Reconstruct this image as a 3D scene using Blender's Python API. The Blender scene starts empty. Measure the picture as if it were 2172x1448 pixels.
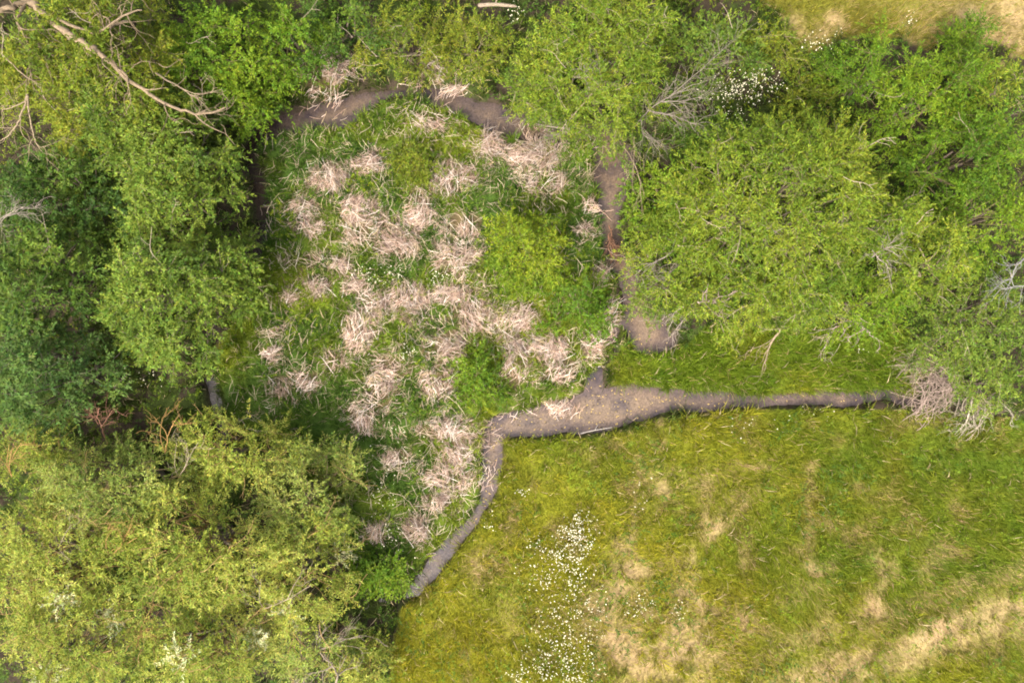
import bpy, math, random
import numpy as np

# ------------------------------------------------------------------ camera, sky, sun, exposure
scene = bpy.context.scene
COL = scene.collection
S = 0.02            # metres of ground covered by one pixel of the 2172 px wide photograph
CAMH = 32.0         # drone height
cam_d = bpy.data.cameras.new('camera')
cam = bpy.data.objects.new('camera', cam_d)
COL.objects.link(cam)
cam.location = (0, 0, CAMH)
cam.rotation_euler = (0, 0, 0)
cam_d.sensor_width = 36.0
cam_d.lens = 36.0 * CAMH / (2172 * S)
cam_d.clip_start = 0.5
cam_d.clip_end = 2000
scene.camera = cam

SUN_EL, SUN_AZ = math.radians(53), math.radians(215)    # azimuth clockwise from +Y
world = bpy.data.worlds.new('World')
scene.world = world
world.use_nodes = True
wn = world.node_tree
sky = wn.nodes.new('ShaderNodeTexSky')
sky.sky_type = 'NISHITA'
sky.sun_disc = False
sky.sun_elevation = SUN_EL
sky.sun_rotation = SUN_AZ
sky.air_density = 1.0
sky.dust_density = 6.0
sky.ozone_density = 0.6
hs = wn.nodes.new('ShaderNodeHueSaturation')      # thin cloud: the whole sky is paler than clear blue
hs.inputs['Saturation'].default_value = 0.45
wn.links.new(sky.outputs[0], hs.inputs['Color'])
wn.links.new(hs.outputs[0], wn.nodes['Background'].inputs[0])
wn.nodes['Background'].inputs[1].default_value = 0.13

sun_d = bpy.data.lights.new('sun', 'SUN')
sun_d.energy = 1.5
sun_d.angle = math.radians(10)
sun_d.color = (1.0, 0.91, 0.76)
sun = bpy.data.objects.new('sun', sun_d)
COL.objects.link(sun)
sun.rotation_euler = (math.pi / 2 - SUN_EL, 0, math.pi - SUN_AZ)

scene.view_settings.view_transform = 'Standard'
scene.view_settings.look = 'None'
scene.view_settings.gamma = 1.0
scene.view_settings.use_curve_mapping = False
scene.view_settings.exposure = 2.0
scene.cycles.pixel_filter_type = 'BLACKMAN_HARRIS'
scene.cycles.filter_width = 1.9        # a soft drone lens
scene.cycles.max_bounces = 4
scene.cycles.diffuse_bounces = 3
scene.cycles.transmission_bounces = 3
scene.cycles.glossy_bounces = 1
scene.cycles.caustics_reflective = False
scene.cycles.caustics_refractive = False

# ------------------------------------------------------------------ helpers
RNG = np.random.default_rng(7)
def w2p(x, y): return x / S + 1086.0, 724.0 - y / S
def p2w(px, py, h=0.0):
    """ground point seen at a pixel of the photo, for something whose visible height is h"""
    k = (CAMH - h) / CAMH
    return (np.asarray(px, float) - 1086.0) * S * k, (724.0 - np.asarray(py, float)) * S * k
def norm(v): return v / np.maximum(np.linalg.norm(v, axis=-1, keepdims=True), 1e-9)
def sstep(a, b, x):
    t = np.clip((x - a) / (b - a), 0, 1)
    return t * t * (3 - 2 * t)
_lat = np.random.default_rng(99).random((256, 256))
def vnoise(x, y, s, off=0):
    x = np.asarray(x) / s + 37.3 * off + 1000; y = np.asarray(y) / s + 17.7 * off + 1000
    xi = np.floor(x).astype(int); yi = np.floor(y).astype(int)
    fx = x - xi; fy = y - yi
    fx = fx * fx * (3 - 2 * fx); fy = fy * fy * (3 - 2 * fy)
    a = _lat[xi % 256, yi % 256]; b = _lat[(xi + 1) % 256, yi % 256]
    c = _lat[xi % 256, (yi + 1) % 256]; d = _lat[(xi + 1) % 256, (yi + 1) % 256]
    return (a * (1 - fx) + b * fx) * (1 - fy) + (c * (1 - fx) + d * fx) * fy
def fbm(x, y, s, off=0, o=4):
    v = 0; a = 0.5; t = 0
    for i in range(o):
        v = v + a * vnoise(x, y, s / 2 ** i, off + i * 3); t += a; a *= 0.55
    return v / t

def mesh_np(name, V, quads=None, tris=None, col=None, mat=None, smooth=False):
    me = bpy.data.meshes.new(name)
    V = np.ascontiguousarray(V, np.float32)
    nq = 0 if quads is None else len(quads); nt = 0 if tris is None else len(tris)
    loops = []
    if nq: loops.append(np.asarray(quads, np.int32).ravel())
    if nt: loops.append(np.asarray(tris, np.int32).ravel())
    loops = np.concatenate(loops)
    starts = np.concatenate([np.arange(nq) * 4, nq * 4 + np.arange(nt) * 3]).astype(np.int32)
    me.vertices.add(len(V)); me.vertices.foreach_set('co', V.ravel())
    me.loops.add(len(loops)); me.loops.foreach_set('vertex_index', loops)
    me.polygons.add(nq + nt); me.polygons.foreach_set('loop_start', starts)
    if smooth: me.polygons.foreach_set('use_smooth', np.ones(nq + nt, bool))
    if col is not None:
        c = np.ones((len(V), 4), np.float32); c[:, :3] = np.clip(col, 0, 1)
        at = me.attributes.new('Col', 'FLOAT_COLOR', 'POINT')
        at.data.foreach_set('color', c.ravel())
    if mat: me.materials.append(mat)
    me.update(calc_edges=True)
    return me
def link(name, data, parent=None, loc=None):
    o = bpy.data.objects.new(name, data)
    COL.objects.link(o)
    if parent: o.parent = parent
    if loc is not None: o.location = loc
    return o
def tag(o, label=None, cat=None, group=None, kind=None):
    if label: o['label'] = label
    if cat: o['category'] = cat
    if group: o['group'] = group
    if kind: o['kind'] = kind
    return o

def tubes(P, R, k=4):
    """P (N,M,3) centre lines, R (N,M) radii -> verts, quads"""
    N, M, _ = P.shape
    T = np.gradient(P, axis=1); T = norm(T)
    ref = np.where(np.abs(T[..., 2:3]) > 0.9, np.array([1.0, 0, 0]), np.array([0, 0, 1.0]))
    A = norm(np.cross(T, ref)); B = np.cross(T, A)
    an = np.arange(k) * 2 * math.pi / k
    ring = A[:, :, None, :] * np.cos(an)[None, None, :, None] + B[:, :, None, :] * np.sin(an)[None, None, :, None]
    V = P[:, :, None, :] + ring * R[:, :, None, None]
    V = V.reshape(-1, 3)
    i = np.arange(N)[:, None, None] * M * k; m = np.arange(M - 1)[None, :, None] * k; j = np.arange(k)[None, None, :]
    j2 = (j + 1) % k
    q = np.stack([i + m + j, i + m + j2, i + m + k + j2, i + m + k + j], -1).reshape(-1, 4)
    return V, q
def curve_pts(p0, p1, M, bend, rng, sag=0.0):
    """(N,3),(N,3) -> wavy centre lines"""
    N = len(p0); t = np.linspace(0, 1, M)[None, :, None]
    L = np.linalg.norm(p1 - p0, axis=1)[:, None, None]
    off = rng.normal(size=(N, 1, 3)) * bend * L
    off2 = rng.normal(size=(N, 1, 3)) * bend * 0.5 * L
    P = p0[:, None] * (1 - t) + p1[:, None] * t + off * (t * (1 - t) * 2.2) + off2 * np.sin(t * math.pi * 2) * 0.6
    P[..., 2] -= sag * (t * t)[..., 0] * L[..., 0]
    return P
class Bag:
    def __init__(s): s.V = []; s.Q = []; s.T = []; s.C = []; s.n = 0
    def add(s, V, Q=None, T=None, C=None):
        V = np.asarray(V).reshape(-1, 3)
        if Q is not None: s.Q.append(Q + s.n)
        if T is not None: s.T.append(T + s.n)
        s.C.append(np.broadcast_to(C, (len(V), 3))); s.V.append(V); s.n += len(V)
    def tubes(s, P, R, k, C):
        V, q = tubes(P, R, k)
        C = np.asarray(C, float)
        if C.ndim == 2: C = np.repeat(C, P.shape[1] * k, axis=0)
        s.add(V, Q=q, C=C)
    def mesh(s, name, mat, smooth=False):
        return mesh_np(name, np.concatenate(s.V), np.concatenate(s.Q) if s.Q else None,
                       np.concatenate(s.T) if s.T else None, np.concatenate(s.C), mat, smooth)

def leaves(bag, O, D, L, nl, ll, lw, C, rng, droop=0.15, jit=0.20, upn=0.42):
    """leafy sprays: O origin, D direction, L length (N), nl leaves each"""
    N = len(O)
    t = (np.arange(nl) + 0.6) / nl
    t = np.clip(t[None, :] + rng.normal(size=(N, nl)) * 0.03, 0.05, 1.0)
    pos = O[:, None] + D[:, None] * (L[:, None] * t)[..., None]
    pos[..., 2] -= droop * L[:, None] * t * t
    up = norm(np.array([0, 0, 1.0]) + rng.normal(size=(N, nl, 3)) * upn)
    sd = norm(np.cross(np.broadcast_to(D[:, None], up.shape), up))
    sgn = np.where(np.arange(nl) % 2 == 0, 1.0, -1.0)[None, :, None]
    ang = rng.uniform(0.5, 1.15, (N, nl, 1)) * np.clip(1.25 - t[..., None] * 0.75, 0.3, 1)
    ld = norm(D[:, None] * np.cos(ang) + sd * sgn * np.sin(ang) + rng.normal(size=(N, nl, 3)) * 0.18)
    w = norm(np.cross(ld, up))
    n2 = np.cross(w, ld)
    l = (ll * rng.uniform(0.6, 1.25, (N, nl)))[..., None]
    hw = (lw * 0.5 * rng.uniform(0.7, 1.2, (N, nl)))[..., None]
    b = pos; mid = pos + ld * l * 0.45 - n2 * hw * 0.35
    V = np.stack([b, mid + w * hw + n2 * hw * 0.7, pos + ld * l - n2 * l * 0.12, mid - w * hw + n2 * hw * 0.7], 2).reshape(-1, 3)
    Q = np.arange(N * nl * 4).reshape(-1, 4)
    c = C[:, None] * (1 + rng.normal(size=(N, nl, 1)) * jit) * (1 + rng.normal(size=(N, nl, 3)) * np.array([0.10, 0.05, 0.12]))
    c = np.clip(np.repeat(c.reshape(-1, 3), 4, 0), 0.004, 0.8)
    bag.add(V, Q=Q, C=c)

def blades(bag, X, Y, Z, L, W, az, lean, C, rng):
    """bent three-triangle grass blades"""
    N = len(X)
    d = np.stack([np.cos(az), np.sin(az), np.zeros(N)], 1)
    s = np.stack([-np.sin(az), np.cos(az), np.zeros(N)], 1)
    s = norm(s + np.stack([np.zeros(N), np.zeros(N), rng.normal(size=N) * 0.4], 1))
    p0 = np.stack([X, Y, Z], 1)
    l1 = lean * 0.55; l2 = np.minimum(lean * 1.35, 1.75)
    p1 = p0 + (d * np.sin(l1)[:, None] + np.array([0, 0, 1.0]) * np.cos(l1)[:, None]) * (L * 0.5)[:, None]
    p2 = p1 + (d * np.sin(l2)[:, None] + np.array([0, 0, 1.0]) * np.cos(l2)[:, None]) * (L * 0.5)[:, None]
    p2[:, 2] = np.maximum(p2[:, 2], Z + 0.02)
    h = (W * 0.5)[:, None]
    V = np.stack([p0 - s * h * 0.8, p0 + s * h * 0.8, p1 - s * h, p1 + s * h, p2], 1).reshape(-1, 3)
    b = np.arange(N)[:, None] * 5
    Q = b + np.array([0, 1, 3, 2]); T = b + np.array([2, 3, 4])
    bag.add(V, Q=Q, T=T, C=np.repeat(np.clip(C, 0.004, 0.85), 5, 0))

# ------------------------------------------------------------------ materials
def nt_new(name):
    m = bpy.data.materials.new(name); m.use_nodes = True
    nt = m.node_tree
    return m, nt, nt.nodes['Principled BSDF'], nt.nodes['Material Output']
def mat_attr(name, rough=0.6, trans=0.0, nscale=8.0, namt=0.25, spec=0.3, bump=0.0, bscale=60):
    m, nt, b, out = nt_new(name)
    a = nt.nodes.new('ShaderNodeAttribute'); a.attribute_name = 'Col'
    no = nt.nodes.new('ShaderNodeTexNoise'); no.inputs['Scale'].default_value = nscale; no.inputs['Detail'].default_value = 5
    geo = nt.nodes.new('ShaderNodeNewGeometry')
    nt.links.new(geo.outputs['Position'], no.inputs['Vector'])
    mr = nt.nodes.new('ShaderNodeMapRange'); mr.inputs[1].default_value = 0.25; mr.inputs[2].default_value = 0.75
    mr.inputs[3].default_value = 1 - namt; mr.inputs[4].default_value = 1 + namt
    nt.links.new(no.outputs['Fac'], mr.inputs[0])
    mx = nt.nodes.new('ShaderNodeVectorMath'); mx.operation = 'SCALE'
    nt.links.new(a.outputs['Color'], mx.inputs[0]); nt.links.new(mr.outputs[0], mx.inputs['Scale'])
    nt.links.new(mx.outputs[0], b.inputs['Base Color'])
    b.inputs['Roughness'].default_value = rough
    b.inputs['Specular IOR Level'].default_value = spec
    if bump:
        n2 = nt.nodes.new('ShaderNodeTexNoise'); n2.inputs['Scale'].default_value = bscale; n2.inputs['Detail'].default_value = 6
        nt.links.new(geo.outputs['Position'], n2.inputs['Vector'])
        bp = nt.nodes.new('ShaderNodeBump'); bp.inputs['Strength'].default_value = bump; bp.inputs['Distance'].default_value = 0.05
        nt.links.new(n2.outputs['Fac'], bp.inputs['Height']); nt.links.new(bp.outputs[0], b.inputs['Normal'])
    if trans:
        tr = nt.nodes.new('ShaderNodeBsdfTranslucent')
        nt.links.new(mx.outputs[0], tr.inputs['Color'])
        ms = nt.nodes.new('ShaderNodeMixShader'); ms.inputs[0].default_value = trans
        nt.links.new(b.outputs[0], ms.inputs[1]); nt.links.new(tr.outputs[0], ms.inputs[2])
        nt.links.new(ms.outputs[0], out.inputs[0])
    return m
M_LEAF = mat_attr('leaf', 0.55, 0.35, 5.0, 0.15, 0.1)
M_GRASS = mat_attr('grass_blade', 0.7, 0.3, 4.0, 0.18, 0.06)
M_BARK = mat_attr('bark', 0.85, 0, 14.0, 0.35, 0.2, 0.6, 40)
M_STRAW = mat_attr('dead_straw', 0.7, 0.12, 10.0, 0.2, 0.25)
M_GROUND = mat_attr('soil_and_thatch', 0.9, 0, 7.0, 0.3, 0.15, 0.8, 25)
M_PETAL = mat_attr('petal', 0.6, 0.2, 10.0, 0.05, 0.2)

def mat_water():
    m, nt, b, out = nt_new('muddy_water')
    geo = nt.nodes.new('ShaderNodeNewGeometry')
    n1 = nt.nodes.new('ShaderNodeTexNoise'); n1.inputs['Scale'].default_value = 0.9; n1.inputs['Detail'].default_value = 5; n1.inputs['Roughness'].default_value = 0.65
    n2 = nt.nodes.new('ShaderNodeTexNoise'); n2.inputs['Scale'].default_value = 17.0; n2.inputs['Detail'].default_value = 6
    n3 = nt.nodes.new('ShaderNodeTexNoise'); n3.inputs['Scale'].default_value = 7.0; n3.inputs['Detail'].default_value = 2
    for n in (n1, n2, n3): nt.links.new(geo.outputs['Position'], n.inputs['Vector'])
    r = nt.nodes.new('ShaderNodeValToRGB')
    e = r.color_ramp.elements
    e[0].position = 0.36; e[0].color = (0.062, 0.048, 0.046, 1)
    e[1].position = 0.68; e[1].color = (0.140, 0.100, 0.070, 1)
    k = e.new(0.5); k.color = (0.122, 0.089, 0.064, 1)
    nt.links.new(n1.outputs['Fac'], r.inputs[0])
    mr = nt.nodes.new('ShaderNodeMapRange'); mr.inputs[1].default_value = 0.3; mr.inputs[2].default_value = 0.7; mr.inputs[3].default_value = 0.62; mr.inputs[4].default_value = 1.25
    nt.links.new(n2.outputs['Fac'], mr.inputs[0])
    sc = nt.nodes.new('ShaderNodeVectorMath'); sc.operation = 'SCALE'
    at = nt.nodes.new('ShaderNodeAttribute'); at.attribute_name = 'Col'
    mu = nt.nodes.new('ShaderNodeVectorMath'); mu.operation = 'MULTIPLY'
    nt.links.new(r.outputs[0], mu.inputs[0]); nt.links.new(at.outputs['Color'], mu.inputs[1]); nt.links.new(mu.outputs[0], sc.inputs[0]); nt.links.new(mr.outputs[0], sc.inputs['Scale'])
    m3 = nt.nodes.new('ShaderNodeMapRange'); m3.inputs[1].default_value = 0.63; m3.inputs[2].default_value = 0.70; m3.inputs[3].default_value = 0.0; m3.inputs[4].default_value = 0.7
    nt.links.new(n3.outputs['Fac'], m3.inputs[0])
    mx = nt.nodes.new('ShaderNodeMix'); mx.data_type = 'RGBA'
    nt.links.new(m3.outputs[0], mx.inputs['Factor']); nt.links.new(sc.outputs[0], mx.inputs['A']); mx.inputs['B'].default_value = (0.055, 0.043, 0.045, 1)
    nt.links.new(mx.outputs['Result'], b.inputs['Base Color'])
    b.inputs['Roughness'].default_value = 0.12
    b.inputs['IOR'].default_value = 1.33
    bp = nt.nodes.new('ShaderNodeBump'); bp.inputs['Strength'].default_value = 0.35; bp.inputs['Distance'].default_value = 0.03
    nt.links.new(n2.outputs['Fac'], bp.inputs['Height']); nt.links.new(bp.outputs[0], b.inputs['Normal'])
    return m
M_WATER = mat_water()

# ------------------------------------------------------------------ channels of the stream (photo pixels at ground level, width)
CH = [
 [(1955,860,14),(1935,855,24),(1880,838,26),(1800,847,38),(1700,846,28),(1600,851,26),(1500,853,42),(1400,855,60),(1330,862,82),(1270,870,96),(1200,890,74),(1130,895,66),(1060,905,52)],
 [(1318,678,6),(1306,708,10),(1290,738,9),(1278,765,6),(1266,802,38),(1262,840,60),(1268,870,70)],
 [(1290,270,40),(1302,330,82),(1306,380,68),(1300,430,50),(1296,480,40),(1304,530,38),(1330,580,46),(1354,630,66),(1366,680,78),(1382,706,78)],
 [(1360,715,50),(1385,718,46),(1418,718,34)],
 [(1290,280,40),(1200,282,36),(1100,264,44),(1040,242,50),(980,222,40),(930,204,42),(880,192,30),(820,198,22),(760,216,46),(715,240,50),(675,248,54),(640,258,38),(590,266,36),(552,282,34),(532,330,34),(548,400,34),(554,470,32),(535,545,22),(505,630,18),(455,690,22),(436,770,16),(448,830,22),(462,890,26),(470,960,20)],
 [(1050,902,42),(1044,960,38),(1041,1020,36),(1028,1070,28),(998,1112,24),(964,1148,34),(932,1190,38),(898,1232,30),(868,1264,14),(825,1278,4),(740,1262,10),(690,1250,10)],
]
def bez(pts, n):
    """smooth line through points (Catmull-Rom)"""
    P = np.array(pts, float); P = np.vstack([2 * P[0] - P[1], P, 2 * P[-1] - P[-2]])
    out = []
    m = len(P) - 3
    for i in range(m):
        for t in np.linspace(0, 1, n, endpoint=(i == m - 1)):
            a, b, c, d = P[i:i + 4]
            out.append(.5 * (2 * b + (c - a) * t + (2 * a - 5 * b + 4 * c - d) * t * t + (3 * b - a - 3 * c + d) * t ** 3))
    return np.array(out)
CH = [bez(c, 4) for c in CH]
GX0, GX1, GY0, GY1, GS = -29.0, 29.0, -21.0, 21.0, 0.06
gx = np.arange(GX0, GX1 + GS / 2, GS); gy = np.arange(GY0, GY1 + GS / 2, GS)
GXX, GYY = np.meshgrid(gx, gy, indexing='ij')
def channel_sdf(px, py):
    d = np.full(px.shape, 1e9)
    for ch in CH:
        for (x0, y0, w0), (x1, y1, w1) in zip(ch[:-1], ch[1:]):
            dx, dy = x1 - x0, y1 - y0
            t = np.clip(((px - x0) * dx + (py - y0) * dy) / (dx * dx + dy * dy), 0, 1)
            dd = np.hypot(px - x0 - t * dx, py - y0 - t * dy) - (w0 + (w1 - w0) * t) * 0.5
            d = np.minimum(d, dd)
    return d * S
_p = w2p(GXX, GYY)
SDF = channel_sdf(*_p) + (fbm(GXX, GYY, 1.5, 5, 4) - 0.5) * 0.52 + (fbm(GXX, GYY, 0.32, 6, 2) - 0.5) * 0.16
def sample(grid, x, y):
    u = np.clip((np.asarray(x) - GX0) / GS, 0, len(gx) - 1.001); v = np.clip((np.asarray(y) - GY0) / GS, 0, len(gy) - 1.001)
    i = u.astype(int); j = v.astype(int); fu = u - i; fv = v - j
    return (grid[i, j] * (1 - fu) + grid[i + 1, j] * fu) * (1 - fv) + (grid[i, j + 1] * (1 - fu) + grid[i + 1, j + 1] * fu) * fv
WATER_Z = -0.27
HGT = (fbm(GXX, GYY, 5.0, 1, 4) - 0.5) * 0.35
HGT = HGT * sstep(0.1, 1.4, SDF) + (-0.60) * (1 - sstep(-0.30, 0.22, SDF)) + (fbm(GXX, GYY, 0.5, 2, 3) - 0.5) * 0.10
def ground_z(x, y): return sample(HGT, x, y)
def sdf(x, y): return sample(SDF, x, y)

# ------------------------------------------------------------------ regions and real-colour fields of the meadow
def poly_mask(px, py, poly):
    ins = np.zeros(px.shape, bool)
    n = len(poly)
    for i in range(n):
        x0, y0 = poly[i]; x1, y1 = poly[(i + 1) % n]
        if y0 == y1: continue
        c = ((y0 > py) != (y1 > py)) & (px < (x1 - x0) * (py - y0) / (y1 - y0) + x0)
        ins ^= c
    return ins
MARSH = [(560,280),(760,235),(890,205),(1000,250),(1240,285),(1275,450),(1290,560),(1330,700),(1280,765),(1245,820),(1180,860),(1040,880),(1020,920),(1015,1080),(900,1190),(860,1240),(760,1240),(700,1100),(600,960),(480,880),(455,760),(530,600),(570,450)]
MEADOW = [(1060,930),(1280,925),(1400,890),(1600,868),(1920,868),(2300,900),(2300,1600),(800,1600),(850,1290),(900,1240),(980,1140),(1050,1060)]
STRIP = [(1290,770),(1340,715),(1450,735),(1500,690),(1900,690),(1960,760),(1930,835),(1500,835),(1300,815)]
TOPR = [(1560,-150),(2300,-150),(2300,150),(2100,130),(1880,60),(1700,90),(1600,40)]
def field(px, py): return poly_mask(px, py, MEADOW), poly_mask(px, py, MARSH), poly_mask(px, py, STRIP), poly_mask(px + (fbm(px, py, 60, 41, 3) - .5) * 130, py + (fbm(px, py, 60, 42, 3) - .5) * 130, TOPR)
# bare, straw-coloured patches: x, y, rx, ry, rotation(deg), strength
STRAW_P = [(1310,1275,75,95,0,.75),(1333,1140,14,52,8,.9),(1340,1060,12,45,0,.5),(1478,1262,52,26,25,.95),(1440,1205,40,40,0,.5),(1512,1110,24,36,0,.9),(1555,985,34,14,0,.7),(1606,994,24,16,0,.95),
 (1722,1190,36,17,20,.9),(1760,1180,18,22,0,.6),(1850,1235,18,50,15,.75),(1845,1285,26,26,0,.8),(1420,1390,110,60,0,.8),(1560,1315,44,34,30,.75),(1330,1385,70,70,0,.95),(1440,1330,60,46,0,.7),(1745,1310,40,26,0,.5),(1980,1180,24,46,0,.5),(1700,1250,60,30,0,.3),
 (1460,1180,16,30,-20,.6),(1560,1075,18,26,0,.4),(1880,1190,22,30,0,.4),(1240,1330,60,80,0,.45),(1110,1300,70,70,0,.25),(990,1370,18,30,0,.4),(1000,1180,22,14,-30,.5),
 (2080,70,120,60,10,.85),(2140,30,110,60,0,.8),(1960,80,60,40,0,.5),(1690,30,34,26,0,.6),(1770,60,40,24,20,.55),(2130,120,60,40,0,.6),(1960,20,80,40,0,.4),(1500,1010,70,30,0,.3),(1385,1010,60,40,0,.3)]
def straw_amount(px, py):
    wx = px + (fbm(px, py, 70, 11, 4) - .5) * 100; wy = py + (fbm(px, py, 70, 12, 4) - .5) * 100
    a = np.zeros(px.shape)
    # the flattened track crossing the lower right corner, with a fainter second rut beside it
    for off, hw, am in ((0, 54, .68), (-92, 26, .38)):
        dl = ((py + (fbm(px, py, 160, 14, 2) - .5) * 40) - (1386 + off - (px - 1900) * .37)) * .94
        a = np.maximum(a, am * (1 - sstep(.25, 1.35, np.abs(dl) / hw)) * sstep(1480, 1700, px) * (.55 + .75 * fbm(px, py, 70, 13, 3)) * (py > 1150))
    for x, y, rx, ry, r, s in STRAW_P:
        c, q = math.cos(math.radians(r)), math.sin(math.radians(r))
        u = ((wx - x) * c + (wy - y) * q) / rx; v = (-(wx - x) * q + (wy - y) * c) / ry
        a = np.maximum(a, .8 * s * (1 - sstep(0.10, 1.6, np.hypot(u, v))))
    return a
G_GREEN = np.array([.084, .128, .009]); G_YEL = np.array([.196, .194, .014]); G_OLIVE = np.array([.130, .130, .014]); G_STRAW = np.array([.36, .255, .130])
G_MARSH = np.array([.056, .102, .014]); G_MARSH2 = np.array([.150, .185, .012]); G_WOOD = np.array([.040, .058, .010]); SOIL = np.array([.030, .022, .014])
def lerp(a, b, t): return a + (b - a) * t[..., None]
def ground_colour(px, py):
    """(base colour, straw, meadow, marsh, strip, topright)"""
    me, ma, st, tr = field(px, py)
    n1 = fbm(px, py, 260, 21, 4); n2 = fbm(px, py, 110, 22, 4); n3 = fbm(px, py, 45, 23, 3)
    wood = np.broadcast_to(G_WOOD, px.shape + (3,))
    # the meadow is yellower towards the lower left and greener towards the upper right
    g = np.clip(0.46 + (px - 1500) / 1600 - (py - 1100) / 800 + (n1 - .5) * 1.5 + (n2 - .5) * .9, 0, 1)
    mead = lerp(lerp(np.broadcast_to(G_YEL, wood.shape), np.broadcast_to(G_GREEN, wood.shape), g), np.broadcast_to(G_OLIVE, wood.shape), np.clip((n3 - .40) * 2.2, 0, .85))
    mars = lerp(np.broadcast_to(G_MARSH, wood.shape), np.broadcast_to(G_MARSH2, wood.shape), np.clip((n2 - .42) * 3, 0, 1))
    stri = lerp(np.broadcast_to(G_GREEN, wood.shape) * 1.1, np.broadcast_to(G_YEL, wood.shape), np.clip((n2 - .45) * 2.2, 0, .8))
    top = lerp(np.broadcast_to(G_YEL, wood.shape) * np.array([.85, .85, 1.5]), np.broadcast_to(G_OLIVE * np.array([1., .9, 1.3]), wood.shape), np.clip((n2 - .4) * 2.5, 0, 1))
    c = np.array(wood)
    c[me] = mead[me]; c[ma] = mars[ma]; c[st] = stri[st]; c[tr] = top[tr]
    s = straw_amount(px, py) * (me | tr)
    s = s * (.66 + .95 * fbm(px, py, 26, 24, 3))
    s = np.clip(s + np.where(me | tr, np.clip((n3 - .60) * 2.0, 0, .35), 0), 0, 1)
    return c, s, me, ma, st, tr

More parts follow.
